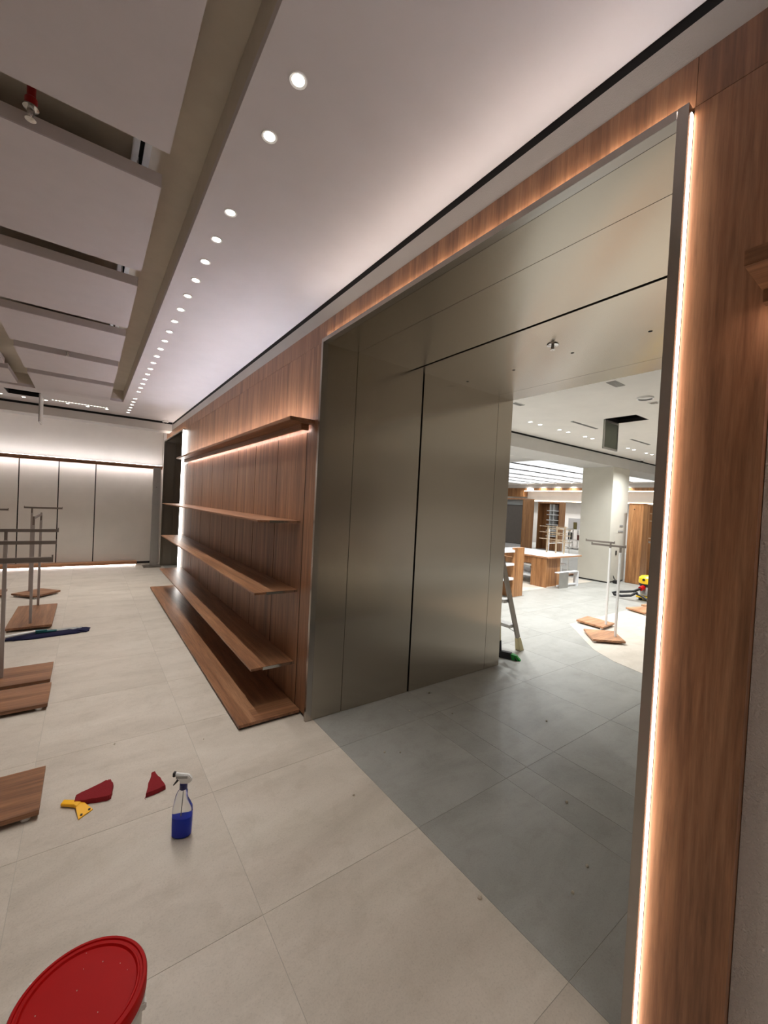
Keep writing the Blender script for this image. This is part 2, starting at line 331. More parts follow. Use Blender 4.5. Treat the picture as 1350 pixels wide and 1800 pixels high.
obj('led_strip', box(1.243, 1.2635, D0-0.02, D1, DZ+0.0261, DZ+0.0275), 'led_head', door1, label='warm light line above the header')
obj('led_strip', box(1.2515, 1.2649, D0-0.0273, D0-0.0261, 0.005, DZ+0.01), 'led_side', door1, label='warm light line beside the right jamb')
for x, y in ((2.552, 1.49), (2.557, 1.031), (2.562, 1.956), (2.53, 2.388)): obj('screw_hole', G().lathe([(0.011, DZ-0.0006), (0.011, DZ+0.0002)], x, y, 16), 'black', door1)
# second opening at the far end of the wall
door2 = struct(obj('door_2', box(1.275, X2, E1+0.012, E1+0.03, 0, DZ+0.03).box(1.275, X2, E0-0.03, E0-0.012, 0, DZ+0.03).box(1.275, X2, E0-0.012, E1+0.012, DZ+0.012, DZ+0.03), 'black'))
for a, c in [(1.262, 1.44), (1.442, 2.122), (2.138, 3.268)]:
    obj('side_sheet', box(a, c, E1, E1+0.0115, 0.002, DZ), 'steel_dark', door2)
    obj('side_sheet', box(a, c, E0-0.0115, E0, 0.002, DZ), 'steel_dark', door2)
    obj('soffit_sheet', box(a, c, E0, E1, DZ, DZ+0.0115), 'steel_dark', door2)
obj('frame_strip', box(1.225, 1.275, E0-0.026, E0, 0, DZ+0.026), 'steel_dark', door2)
obj('frame_strip', box(XF, 1.275, E1, E1+0.024, 0, DZ+0.026), 'steel_dark', door2)
obj('frame_strip', box(XF, 1.275, E0, E1, DZ, DZ+0.026), 'steel_lite', door2)
obj('led_strip', box(1.222, 1.274, E0-0.034, E0-0.0262, 0.005, DZ), 'led_slot', door2, label='white light line beside the far jamb')
obj('led_strip', box(1.243, 1.2635, E0, E1, DZ+0.0261, DZ+0.0275), 'led_head', door2)

# ------------------------------------------------------------------ lamps
def lamp(parent, watts, color, ang=92, blend=0.85, radius=0.03, z=-0.012):
    d = bpy.data.lights.new('downlight_lamp', 'SPOT'); d.energy = watts; d.color = color; d.spot_size = math.radians(ang); d.spot_blend = blend; d.shadow_soft_size = radius
    o = bpy.data.objects.new('downlight_lamp', d); COL.objects.link(o); o.parent = parent; o.location = (0, 0, z); return o
def downlight(label, loc, group, r=0.025, lens='lens'):
    t = thing('downlight', label, 'downlight', loc, 0, group)
    obj('trim_ring', G().lathe([(r*0.80, -0.001), (r*1.12, -0.004), (r*1.2, 0.0), (r*0.80, 0.0)], 0, 0, 28, False), 'white_pl', t, smooth=True)
    obj('lens', G().lathe([(r*0.80, -0.0015), (r*0.80, 0.0)], 0, 0, 28), lens, t)
    return t
LY = [-0.26-0.26*k for k in range(10)]+[1.293+0.26*k for k in range(0, 28)]  # lamps behind the camera are added, unseen, to lift the near floor and wall
row = [y for k, y in enumerate(LY) if abs(y-1.813) > 0.1 and abs(y-6.753) > 0.1 and y < 8.35]
first = None; n = 0
for y in row:
    vis = y > 1.2
    lab = f'{nth(n)} recessed downlight from the camera in the long row beside the coffer' if vis else 'unseen downlight added behind the viewpoint to brighten the near floor and right wall'
    if first is None: first = downlight(lab, (0.509, y, ZC), 'long row of ceiling downlights'); t = first
    else: t = dup(first, (0.509, y, ZC), lab)
    if vis: n += 1
    lamp(t, W_ROOM if vis else W_ROOM*0.55, C_ROOM)
for i, x in enumerate([-1.102, -0.841, -0.578, -0.311, -0.054, 0.207]):
    t = dup(first, (x, 8.305, ZC), f'{nth(i)} small downlight from the left in the row along the back wall', 0, 'downlights along the back wall'); lamp(t, W_ROOM, C_ROOM)
for k in range(20):  # added weak row, unseen and not known to exist
    t = dup(first, (-1.95, -1.2+0.5*k, ZC), 'unseen weak downlight added on the far side of the coffer', 0, 'added downlights left of the coffer'); lamp(t, W_ROOM*0.10, C_ROOM)
fh = None
for i, x in enumerate([5.366, 5.618, 6.16, 6.419, 6.96, 7.208, 8.6, 8.863, 9.443, 9.718]):
    lab = f'{nth(i)} ceiling downlight from the left in the hall row by the bulkhead'
    if fh is None: fh = downlight(lab, (x, 3.74, ZC), 'hall downlights by the bulkhead', 0.034, 'lens_hall'); t = fh
    else: t = dup(fh, (x, 3.74, ZC), lab)
    lamp(t, W_HALL, C_HALL, 125)
for i, (x, y) in enumerate([(x, y) for x in (6.4, 8.4, 10.4) for y in (1.0, -1.2)]+[(11.5, 3.74), (13, 3.74)]+[(13, 1.0), (15.5, 3.5)]):  # added lamps out of view that brighten the hall
    t = dup(fh, (x, y, ZC), 'unseen hall downlight added right of the opening to brighten the hall', 0, 'added hall downlights out of view'); lamp(t, W_HALL*1.25, C_HALL, 125)
for i, (x, y) in enumerate([(x, y) for x in (5.2, 7.4) for y in (5.8, 8.0, 10.2)]+[(x, 3.74) for x in (3.77, 4.03, 4.57, 4.83)]):  # more added lamps, hidden by the jamb, lighting the near hall
    t = dup(fh, (x, y, ZC), 'unseen hall downlight added behind the steel jamb to brighten the hall', 0, 'added hall downlights behind the jamb'); lamp(t, W_HALL*1.25, C_HALL, 125)

for i in range(7):
    t = dup(fh, (17.42, 7.6+0.75*i, ZC), f'{nth(i)} tiny downlight from the right in the far row above the fascia', 0, 'far downlights above the fascia'); lamp(t, W_HALL*0.45, C_HALL, 140)
# ------------------------------------------------------------------ hanging ceiling boards in the coffer
def board(label, x0, x1, y0, y1):
    t = thing('ceiling_board', label, 'ceiling panel', ((x0+x1)/2, (y0+y1)/2, 2.858), 0, 'hanging boards in the coffer')
    a, c = (x1-x0)/2, (y1-y0)/2
    obj('face', box(-a, a, -c, c, 0.0, 0.006), 'board', t); obj('edge_frame', box(-a+0.001, a-0.001, -c+0.001, c-0.001, 0.006, 0.06), 'board_edge', t)
    for sx in (-1, 1):
        for sy in (-1, 1): obj('hanger', G().tube([(sx*a*0.8, sy*c*0.7, 0.06), (sx*a*0.8, sy*c*0.7, CZ-2.858)], 0.004, 6), 'alu', t)
for k in range(-2, 6):
    y0 = 2.112+1.087*k
    lab = f'{nth(k+1)} grey hanging ceiling board from the camera, right-hand column of the coffer' if k > -2 else 'hanging ceiling board behind the viewpoint, right-hand column'
    if k == -2: continue
    board(lab, -0.632, 0.222, y0, y0+0.862 if k < 5 else 7.30)
for k in (2, 3, 4):
    y0 = 2.112+1.087*k
    board(f'{nth(4-k)} hanging ceiling board from the far end, left-hand column of the coffer', -1.655, -0.80, y0, y0+0.862 if k < 4 else 7.30)
t = thing('slot_diffuser', 'white slotted air profile in the coffer above the hanging boards', 'air diffuser', (0.145, 3.0, CZ))
obj('profile', box(-0.035, -0.009, -4, 4.2, -0.02, 0).box(0.009, 0.035, -4, 4.2, -0.02, 0), 'white_pl', t); obj('slot', box(-0.009, 0.009, -4, 4.2, -0.003, 0), 'black', t)
def drop(label, loc, l):
    t = thing('sprinkler_drop', label, 'sprinkler', loc)
    obj('pipe', G().tube([(0, 0, 0.075), (0, 0, l)], 0.0135, 14), 'red_pipe', t, smooth=True)
    obj('coupling', G().lathe([(0.0135, 0.045), (0.019, 0.05), (0.019, 0.075), (0.0135, 0.08)], 0, 0, 14), 'red_pipe', t, smooth=True)
    obj('escutcheon', G().lathe([(0.012, 0.038), (0.024, 0.042), (0.024, 0.046), (0.012, 0.048)], 0, 0, 18), 'chrome', t, smooth=True)
    obj('head', G().lathe([(0.004, 0.004), (0.007, 0.012), (0.012, 0.024), (0.011, 0.04)], 0, 0, 12), 'chrome', t, smooth=True)
    obj('deflector', G().lathe([(0.003, 0.0), (0.017, 0.001), (0.017, 0.003), (0.003, 0.004)], 0, 0, 14), 'chrome', t)
drop('red sprinkler pipe with chrome head, in the gap between the two nearest hanging boards', (-0.212, 2.02, 2.835), CZ-2.835)
drop('small red sprinkler drop between two hanging boards further back in the coffer', (-0.215, 5.34, 2.855), CZ-2.855)
t = thing('sprinkler', 'chrome sprinkler head under the steel soffit of the opening', 'sprinkler', (2.337, 1.498, DZ-0.035))
obj('escutcheon', G().lathe([(0.010, 0.026), (0.034, 0.029), (0.036, 0.035), (0.010, 0.035)], 0, 0, 24), 'chrome', t, smooth=True)
obj('head', G().lathe([(0.005, 0.004), (0.010, 0.010), (0.009, 0.028)], 0, 0, 12), 'chrome', t, smooth=True); obj('deflector', G().lathe([(0.004, 0), (0.015, 0.001), (0.015, 0.003), (0.004, 0.004)], 0, 0, 14), 'chrome', t)

# ceiling access hatches, both hanging open
t = thing('access_hatch', 'open ceiling hatch with its door hanging down, near the back wall', 'ceiling hatch', (-0.8, 7.955, ZC))
obj('frame', box(-0.2, 0.2, -0.2, -0.192, 0, 0.05).box(-0.2, 0.2, 0.192, 0.2, 0, 0.05).box(-0.2, -0.192, -0.192, 0.192, 0, 0.05).box(0.192, 0.2, -0.192, 0.192, 0, 0.05), 'dark', t)
obj('void', box(-0.26, 0.26, -0.26, 0.26, 0.3, 0.31).box(-0.2, -0.195, -0.2, 0.2, 0.05, 0.3).box(0.195, 0.2, -0.2, 0.2, 0.05, 0.3).box(-0.2, 0.2, 0.195, 0.2, 0.05, 0.3).box(-0.2, 0.2, -0.2, -0.195, 0.05, 0.3), 'shadow', t)
d = obj('door', box(0.192, 0.204, -0.195, 0.195, -0.41, -0.004), 'white_pl', t); obj('door_frame', box(0.18, 0.192, -0.195, -0.175, -0.41, -0.004).box(0.18, 0.192, 0.175, 0.195, -0.41, -0.004).box(0.18, 0.192, -0.175, 0.175, -0.41, -0.39), 'grey_pl', d)
t = thing('access_hatch', 'open ceiling hatch with green board door hanging down in the hall', 'ceiling hatch', (6.0325, 2.665, ZC))
obj('frame', box(-0.2, 0.2, -0.203, -0.195, 0, 0.05).box(-0.2, 0.2, 0.195, 0.203, 0, 0.05).box(-0.2, -0.192, -0.195, 0.195, 0, 0.05).box(0.192, 0.2, -0.195, 0.195, 0, 0.05), 'dark', t)
obj('void', box(-0.26, 0.26, -0.26, 0.26, 0.3, 0.31).box(-0.2, -0.195, -0.2, 0.2, 0.05, 0.3).box(0.195, 0.2, -0.2, 0.2, 0.05, 0.3).box(-0.2, 0.2, 0.195, 0.2, 0.05, 0.3).box(-0.2, 0.2, -0.2, -0.195, 0.05, 0.3), 'shadow', t)
d = obj('door', box(-0.195, 0.215, 0.205, 0.217, -0.41, -0.004), 'hatch', t)
e = obj('door_frame', box(-0.195, -0.18, 0.195, 0.205, -0.41, -0.004).box(0.2, 0.215, 0.195, 0.205, -0.41, -0.004).box(-0.18, 0.2, 0.195, 0.205, -0.41, -0.385).box(-0.18, 0.2, 0.195, 0.205, -0.03, -0.004), 'alu', d)
def dome(label, loc):
    t = thing('dome_camera', label, 'camera', loc)
    obj('housing', G().lathe([(0.05, 0.06), (0.052, 0.03), (0.045, 0.022), (0.03, 0.022)], 0, 0, 24), 'white_pl', t, smooth=True)
    obj('dome', G().lathe([(0.008, 0.0), (0.022, 0.004), (0.031, 0.014), (0.032, 0.024)], 0, 0, 20), 'black_pl', t, smooth=True)
dome('white dome camera in the far ceiling corner', (1.12, 8.6, ZC-0.06)); dome('white dome camera under the hall ceiling by the bulkhead', (10.4, 4.2, ZC-0.06))
def vent(name, label, cat, x0, x1, y0, y1, slats, body='white_pl'):
    t = thing(name, label, cat, ((x0+x1)/2, (y0+y1)/2, ZC)); a, c = (x1-x0)/2, (y1-y0)/2
    obj('frame', box(-a, a, -c, -c+0.006, -0.006, 0).box(-a, a, c-0.006, c, -0.006, 0).box(-a, -a+0.006, -c+0.006, c-0.006, -0.006, 0).box(a-0.006, a, -c+0.006, c-0.006, -0.006, 0), body, t)
    obj('recess', box(-a+0.006, a-0.006, -c+0.006, c-0.006, -0.002, 0), 'black' if slats < 2 else 'alu', t)
    for k in range(slats): y = -c+(k+1)*2*c/(slats+1); obj('slat', box(-a+0.006, a-0.006, y-0.003, y+0.003, -0.007, -0.002), 'alu', t)
vent('linear_slot', 'longer dark slot in the hall ceiling left of the open hatch', 'air slot', 5.693, 6.425, 3.25, 3.29, 1, 'grey_pl'); vent('linear_slot', 'dark slot in the hall ceiling right of the open hatch', 'air slot', 7.623, 8.37, 3.255, 3.295, 1, 'grey_pl')
vent('ceiling_grille', 'small slatted metal grille in the hall ceiling near the soffit edge', 'grille', 4.235, 4.45, 2.0, 2.09, 4, 'alu'); vent('ceiling_grille', 'pale slatted grille in the hall ceiling beside the steel jamb', 'grille', 4.26, 4.46, 3.2, 3.28, 3)
vent('linear_slot', 'thin ceiling slot beyond the bulkhead beside the luminous field', 'air slot', 7.6, 8.38, 6.02, 6.06, 1, 'grey_pl'); vent('linear_light', 'sparkling narrow light slot in the ceiling near the back wall', 'light', -0.507, 0.219, 8.14, 8.18, 0, 'white_pl')
ll = bpy.data.objects['linear_light']
for k in range(18): obj('led_dot', box(-0.345+0.0405*k-0.008, -0.345+0.0405*k+0.008, -0.008, 0.008, -0.0045, -0.002), 'lens', ll)
t = thing('detector_ring', 'white ring detector on the hall ceiling near the right jamb', 'detector', (5.06, 2.05, ZC-0.02))
obj('ring', G().lathe([(0.07, 0.0), (0.085, 0.0), (0.085, 0.02), (0.07, 0.02)], 0, 0, 28, False), 'white_pl', t)
obj('plate', G().lathe([(0.069, 0.014), (0.069, 0.02)], 0, 0, 28), 'white_pl', t)
vent('ceiling_grille', 'tiny white vent in the hall ceiling beside the ring detector', 'grille', 5.30, 5.40, 2.02, 2.12, 2)

# ------------------------------------------------------------------ the shelf bay
SY0, SY1 = 2.745, 7.17
def shelf(label, z0, z1):
    t = thing('wall_shelf', label, 'shelf', (1.09, (SY0+SY1)/2, z0), 0, 'long wooden shelves of the bay'); a = (SY1-SY0)/2; h = z1-z0
    obj('board', box(-0.153, 0.16, -a, a, 0.003, h), 'wood_y', t, bevel=0.0015)
    obj('end_bracket', box(-0.07, 0.16, -a-0.004, -a, 0.0, h), 'chrome', t, label='shiny metal end plate'); obj('steel_plate', box(-0.06, 0.16, -a+0.01, a-0.01, 0.0, 0.003), 'alu', t)
    obj('end_bracket', box(-0.07, 0.16, a, a+0.004, 0.0, h), 'chrome', t)
shelf('long walnut shelf at eye level, highest of the three between the ledge and the platform', 1.335, 1.352)
shelf('long walnut shelf at waist height, middle one of the three in the bay', 0.833, 0.851); shelf('long walnut shelf just above the floor platform, lowest of the three in the bay', 0.306, 0.326)
t = thing('wall_ledge', 'walnut ledge with hidden lights along the top of the shelf bay', 'ledge', (1.16, 4.8, 1.99))
obj('board', box(-0.08, 0.104, -2.19, 2.2, 0.05, 0.075), 'wood_y', t, bevel=0.0015); obj('cleat', box(0.030, 0.046, -2.11, 2.2, 0.008, 0.05), 'wood_y', t)
obj('uplight_strip', box(-0.02, 0.005, -2.15, 2.2, 0.0755, 0.080), 'led_up', t); obj('downlight_strip', box(0.047, 0.064, -2.11, 2.2, 0.030, 0.036), 'led_down', t); obj('end_cap', box(0.030, 0.088, -2.128, -2.1105, 0.008, 0.05), 'wood_x', t)
t = thing('floor_platform', 'low walnut platform on the floor under the shelves', 'platform', (1.04, 4.93, 0.0))
obj('deck', box(-0.215, 0.205, -2.33, 2.31, 0.014, 0.034), 'wood_y', t, bevel=0.002); obj('base', box(-0.205, 0.20, -2.315, 2.30, 0.0, 0.014), 'black_pl', t)
obj('end_board', box(-0.10, 0.205, -2.332, -2.13, 0.0341, 0.0346), 'wood_x', t)
t = thing('wall_ledge', 'stub of a walnut ledge on the right wall at the picture edge', 'ledge', (1.15, -1.2, 1.978))
obj('board', box(-0.12, 0.114, -1.7, 1.455, 0.027, 0.059), 'wood_y', t, bevel=0.0015); obj('cleat', box(0.015, 0.04, -1.7, 1.452, 0.0, 0.027), 'wood_y', t)
obj('downlight_strip', box(0.041, 0.058, -1.7, 1.45, 0.020, 0.0265), 'led_down', t); obj('uplight_strip', box(0.085, 0.112, -1.7, 1.3, 0.0595, 0.064), 'led_up', t)

# ------------------------------------------------------------------ back wall: covering panels, ledge, plinth, steel post
for a, c in zip([-3.19, -2.75, -2.18, -1.605, -1.035, -0.467, 0.107], [-2.75, -2.18, -1.605, -1.035, -0.467, 0.107, 1.25]): obj('covering_panel', box(a+0.009, c-0.009, YB-0.006, YB+0.0115, 0.05, 2.02), 'fabric', wall_b)
obj('seam_backing', box(-3.19, 1.25, YB+0.0116, YB+0.0119, 0, 2.02), 'dark', wall_b); obj('upper_plaster', box(-3.19, 1.262, YB, YB+0.0117, 2.021, ZC), 'fabric', wall_b)
t = thing('wall_ledge', 'dark wooden ledge running along the back wall above the pale panels', 'ledge', (-0.96, 9.83, 2.02))
obj('board', box(-2.22, 2.21, -0.12, 0.09, 0.012, 0.05), 'wood_x', t, bevel=0.002); obj('cleat', box(-2.22, 2.21, -0.05, -0.03, -0.018, 0.012), 'wood_x', t)
obj('uplight_strip', box(-2.2, 2.2, -0.06, -0.03, 0.0505, 0.056), 'led_back', t); obj('downlight_strip', box(-2.2, 2.2, -0.025, 0.0, 0.004, 0.0115), 'led_back', t)
t = thing('floor_platform', 'thin wooden plinth on the floor along the back wall', 'platform', (-1.17, 9.82, 0.0))
obj('deck', box(-2.02, 2.02, -0.1, 0.1, 0.022, 0.078), 'oak_x', t, bevel=0.002); obj('base', box(-2.0, 2.0, -0.03, 0.1, 0.0, 0.022), 'alu', t); obj('underlight_strip', box(-2.0, 2.0, -0.045, -0.0305, 0.012, 0.020), 'led_back', t)
t = thing('steel_post', 'upright brushed steel post on a flat base plate near the far corner', 'post', (1.14, 9.5, 0.0))
obj('base_plate', box(-0.21, 0.10, -0.2, 0.16, 0.0, 0.012), 'steel_dark', t, bevel=0.002); obj('upright', box(-0.085, 0.050, -0.025, 0.025, 0.012, 2.01), 'alu', t, bevel=0.002); obj('bolt', G().tube([(-0.02, -0.0255, 1.62), (-0.02, -0.032, 1.62)], 0.007, 10), 'black_pl', t)

# ------------------------------------------------------------------ garment racks in the room
def rack(label, loc, base, pole_h, bar, rz=0, poles=((0, 0),), deck='wood_x', metal='rack', group='garment racks with wooden bases', bz=0.0):
    """base = polygon in the rack frame, bar = two end points (x, y)"""
    t = thing('garment_rack', label, 'garment rack', loc, rz, group)
    obj('base_board', G().prism(base, 0.022, 0.045), deck, t, bevel=0.001)
    xs = [p[0] for p in base]; ys_ = [p[1] for p in base]; cx, cy = sum(xs)/len(xs), sum(ys_)/len(ys_)
    for px, py in base:
        fx, fy = px+(cx-px)*0.16, py+(cy-py)*0.16
        obj('foot', G().lathe([(0.016, 0), (0.018, 0.004), (0.018, 0.022)], fx, fy, 14), 'white_pl', t)
    obj('sub_frame', box(min(xs)+0.08, max(xs)-0.08, cy-0.012, cy+0.012, 0.010, 0.0219), 'alu', t)
    for px, py in poles:
        p = obj('pole', G().box(px-0.012, px+0.012, py-0.012, py+0.012, 0.045, pole_h-0.06), metal, t, bevel=0.002)
        obj('sleeve', G().box(px-0.009, px+0.009, py-0.009, py+0.009, pole_h-0.06, pole_h), 'rack_dark', p)
    (ax, ay), (bx_, by) = bar
    obj('top_bar', G().bar((ax, ay, pole_h+0.012), (bx_, by, pole_h+0.012), 0.014, 0.024), 'rack_dark' if metal == 'rack' else 'rack_dark', t, bevel=0.0015)
    d = Vector((bx_-ax, by-ay, 0)).normalized()
    for (ex, ey), s in (((ax, ay), -1), ((bx_, by), 1)): obj('end_cap', G().bar((ex, ey, pole_h+0.017), (ex+s*d.x*0.006, ey+s*d.y*0.006, pole_h+0.017), 0.016, 0.034), 'rack_dark', t)
    return t
def rect(a, c): return [(-a, -c), (a, -c), (a, c), (-a, c)]
rack('garment rack at the left edge, third base board from the mop, nearest the camera', (-0.437, 2.525, 0), rect(0.30, 0.183), 1.142, ((-0.30, 0), (0.303, 0)))
rack('garment rack at the left edge, middle of the three near base boards', (-0.48, 3.69, 0), rect(0.30, 0.188), 1.103, ((-0.30, 0), (0.304, 0)))
rack('garment rack with tall pole at the left edge, just in front of the mop', (-0.492, 4.14, 0), rect(0.30, 0.195), 1.15, ((-0.30, 0), (0.304, 0)))
rack('two-pole garment rack on a long wooden base just behind the mop', (-0.46, 6.045, 0), rect(0.187, 0.5), 1.155, ((0, -0.385), (0, 0.485)), poles=((0, -0.37), (0, 0.47)), deck='wood_y')
rack('single-pole garment rack on a turned base, farthest in the room', (-0.535, 7.36, 0), [(-0.27, 0.0), (0.0, -0.28), (0.255, 0.02), (0.02, 0.26)], 1.20, ((-0.17, 0.085), (0.235, 0.085)), poles=((-0.09, 0.085),))
rack('garment rack base showing at the left edge behind the first tall pole', (-1.18, 7.5, 0), rect(0.3, 0.2), 1.16, ((-0.3, 0), (0.3, 0)))

# ------------------------------------------------------------------ floor clutter
t = thing('dust_mop', 'flat navy mop with white handle lying on the floor by the racks', 'mop', (-0.28, 5.32, 0.0), math.radians(3))
def blob(cx, cy, a, c, z0, z1, n=40, j=0.18, seed=1):
    rnd = random.Random(seed); rings = []
    ph = [1+rnd.uniform(-j, j) for _ in range(n)]
    for k, (s, z) in enumerate(((1.0, z0), (1.03, z0+(z1-z0)*0.4), (0.93, z0+(z1-z0)*0.8), (0.7, z1))):
        rings.append([(cx+a*s*(1+(ph[i]-1)*0.25)*math.copysign(abs(math.cos(2*PI*i/n))**0.6, math.cos(2*PI*i/n)), cy+c*s*ph[i]*math.copysign(abs(math.sin(2*PI*i/n))**0.7, math.sin(2*PI*i/n)), z*(0.8+0.2*ph[(i*7) % n])) for i in range(n)])
    return G().loft(rings)
obj('fringe', blob(0, 0, 0.33, 0.105, 0.0005, 0.028), 'navy_yarn', t, smooth=True)
obj('pad', blob(0.10, 0.03, 0.16, 0.03, 0.024, 0.034, j=0.3, seed=4), 'grey_pl', t, smooth=True)
obj('plate', box(-0.11, 0.06, -0.028, 0.022, 0.033, 0.043), 'teal', t, bevel=0.004); obj('socket', G().tube([(-0.02, -0.005, 0.05), (-0.11, -0.02, 0.056)], 0.012, 10), 'teal', t); obj('handle', G().tube([(-0.11, -0.02, 0.056), (-0.62, -0.16, 0.05), (-1.35, -0.36, 0.02)], 0.011, 10), 'white_pl', t, smooth=True)

t = thing('paint_bucket', 'white plastic bucket with bright red lid in the foreground', 'bucket', (0.0205, 1.106, 0.0)); R = 0.1315
obj('pail', G().lathe([(0.115, 0.0), (0.118, 0.004), (0.1265, 0.325), (0.1265, 0.330)], 0, 0, 56), 'pail', t, smooth=True)
obj('rib', G().lathe([(0.125, 0.285), (0.1295, 0.288), (0.130, 0.303), (0.125, 0.306)], 0, 0, 56, False), 'pail', t, smooth=True)
l = obj('lid', G().lathe([(0.127, 0.318), (R, 0.319), (R, 0.346), (R-0.003, 0.350), (R-0.0085, 0.350), (R-0.010, 0.3465), (R-0.0145, 0.3465), (R-0.016, 0.3485), (R-0.0195, 0.3485), (R-0.0225, 0.3435), (0.0005, 0.3430)], 0, 0, 72), 'red', t, smooth=True)
rnd = random.Random(3)
for k in range(11):
    a = rnd.uniform(0, 2*PI); r = rnd.uniform(0.02, 0.105); s = rnd.uniform(0.0004, 0.0010)
    obj('paint_fleck', box(r*math.cos(a)-s, r*math.cos(a)+s, r*math.sin(a)-s, r*math.sin(a)+s*1.6, 0.3432, 0.3436), 'crumb', l)
obj('paint_fleck', box(-0.096, -0.088, 0.088, 0.092, 0.3487, 0.3492), 'white_pl', l)
obj('handle', G().tube([(0.132*math.cos(a), 0.132*math.sin(a), 0.30-0.17*math.sin(PI*k/14)) for k in range(15) for a in [-0.35-PI+PI*k/14+PI]], 0.0018, 8), 'chrome', t, smooth=True)
obj('handle_lug', box(0.112, 0.127, -0.056, -0.036, 0.286, 0.305), 'pail', t, bevel=0.003)

def spad(label, poly, h, jit=0.0025, seed=0):
    rnd = random.Random(seed); P = []
    for i in range(len(poly)):
        a, c = Vector(poly[i]), Vector(poly[(i+1) % len(poly)])
        for k in range(6): q = a.lerp(c, k/6); P.append((q.x+rnd.uniform(-jit, jit), q.y+rnd.uniform(-jit, jit)))
    cx, cy = sum(p[0] for p in P)/len(P), sum(p[1] for p in P)/len(P)
    t = thing('scouring_pad', label, 'scouring pad', (cx, cy, 0), 0, 'red scouring pads')
    P = [(p[0]-cx, p[1]-cy) for p in P]
    obj('fibre_body', G().loft([[(x, y, 0.001) for x, y in P], [(x*1.01, y*1.01, h*0.45) for x, y in P], [(x*0.97, y*0.97, h) for x, y in P]]), 'sponge', t)
    obj('fray', G().tube([(P[0][0], P[0][1], 0.006), (P[0][0]-0.004, P[0][1]-0.006, 0.004), (P[0][0]-0.001, P[0][1]-0.012, 0.002)], 0.001, 5).tube([(P[9][0], P[9][1], h*0.6), (P[9][0]+0.007, P[9][1]-0.002, h*0.5)], 0.0008, 5), 'sponge', t)
spad('long red scouring pad with one rounded end, beside the yellow scraper', [(-0.012, 2.355), (-0.006, 2.405), (0.118, 2.455), (0.136, 2.452), (0.148, 2.405), (0.134, 2.325), (0.118, 2.318)], 0.024, seed=2)
spad('small wedge-shaped red scouring pad beside the spray bottle', [(0.272, 2.243), (0.314, 2.405), (0.331, 2.412), (0.364, 2.258)], 0.022, seed=5)
t = thing('floor_scraper', 'yellow plastic scraper lying on the floor', 'scraper', (0.0, 2.33, 0.0))
obj('handle', G().loft([[(-0.062, 0.05, 0.004), (-0.05, 0.078, 0.004), (-0.05, 0.078, 0.018), (-0.062, 0.05, 0.018)], [(-0.012, 0.008, 0.006), (0.006, 0.034, 0.006), (0.006, 0.034, 0.022), (-0.012, 0.008, 0.022)], [(0.0, -0.008, 0.006), (0.02, 0.022, 0.006), (0.02, 0.022, 0.018), (0.0, -0.008, 0.018)]]), 'yellow', t, bevel=0.002)
obj('blade', G().loft([[(-0.004, -0.004, 0.008), (0.022, 0.026, 0.008), (0.022, 0.026, 0.016), (-0.004, -0.004, 0.016)], [(0.008, -0.085, 0.001), (0.062, -0.045, 0.001), (0.062, -0.045, 0.006), (0.008, -0.085, 0.006)]]), 'yellow', t, bevel=0.001)
for x, y in ((0.018, -0.064), (0.048, -0.042)): obj('screw_slot', G().prism([(x-0.005, y-0.004), (x+0.004, y-0.006), (x+0.006, y+0.004), (x-0.002, y+0.008)], 0.0062, 0.0092), 'dark', t)

# spray bottle
t = thing('spray_bottle', 'clear spray bottle half full of blue liquid, white trigger head', 'spray bottle', (0.378, 1.915, 0.0), math.radians(-28))
def oval(a, c, z, ox=0, n=28): return [(ox+a*math.copysign(abs(math.cos(2*PI*i/n))**0.8, math.cos(2*PI*i/n)), c*math.copysign(abs(math.sin(2*PI*i/n))**0.8, math.sin(2*PI*i/n)), z) for i in range(n)]
prof = [(0.034, 0.024, 0.001, 0), (0.040, 0.028, 0.006, 0), (0.0415, 0.029, 0.05, 0), (0.042, 0.029, 0.10, 0), (0.0405, 0.028, 0.125, 0), (0.034, 0.025, 0.145, -0.003), (0.028, 0.022, 0.16, -0.006), (0.024, 0.019, 0.178, -0.007), (0.021, 0.017, 0.195, -0.003), (0.015, 0.0145, 0.206, 0), (0.0125, 0.0125, 0.211, 0)]
obj('bottle', G().loft([oval(*p) for p in prof]), 'clear', t, smooth=True)
k = 0.955
obj('liquid', G().loft([oval(a*k, c*k, z, o) for a, c, z, o in [(0.034, 0.024, 0.003, 0), (0.040, 0.028, 0.007, 0), (0.0415, 0.029, 0.05, 0), (0.0418, 0.029, 0.088, 0)]]), 'liquid', t, smooth=True)
obj('dip_tube', G().tube([(0, 0, 0.20), (-0.004, 0, 0.09)], 0.0018, 8), 'grey_pl', t); obj('collar', G().lathe([(0.0155, 0.208), (0.016, 0.210), (0.0155, 0.231), (0.012, 0.233)], 0, 0, 24), 'navy', t, smooth=True)
h = obj('spray_head', G().loft([[(-0.012, -0.009, 0.231), (0.016, -0.009, 0.231), (0.016, 0.009, 0.231), (-0.012, 0.009, 0.231)], [(-0.016, -0.010, 0.246), (0.034, -0.010, 0.240), (0.034, 0.010, 0.240), (-0.016, 0.010, 0.246)], [(-0.034, -0.010, 0.262), (0.036, -0.010, 0.252), (0.036, 0.010, 0.252), (-0.034, 0.010, 0.262)], [(-0.036, -0.008, 0.279), (0.022, -0.008, 0.270), (0.022, 0.008, 0.270), (-0.036, 0.008, 0.279)]]), 'white_pl', t, bevel=0.003, smooth=True)
obj('grip_panel', box(-0.03, 0.018, -0.0108, -0.0098, 0.257, 0.268), 'grey_pl', h); obj('nozzle', box(-0.045, -0.034, -0.009, 0.009, 0.263, 0.281), 'black_pl', t, bevel=0.002)
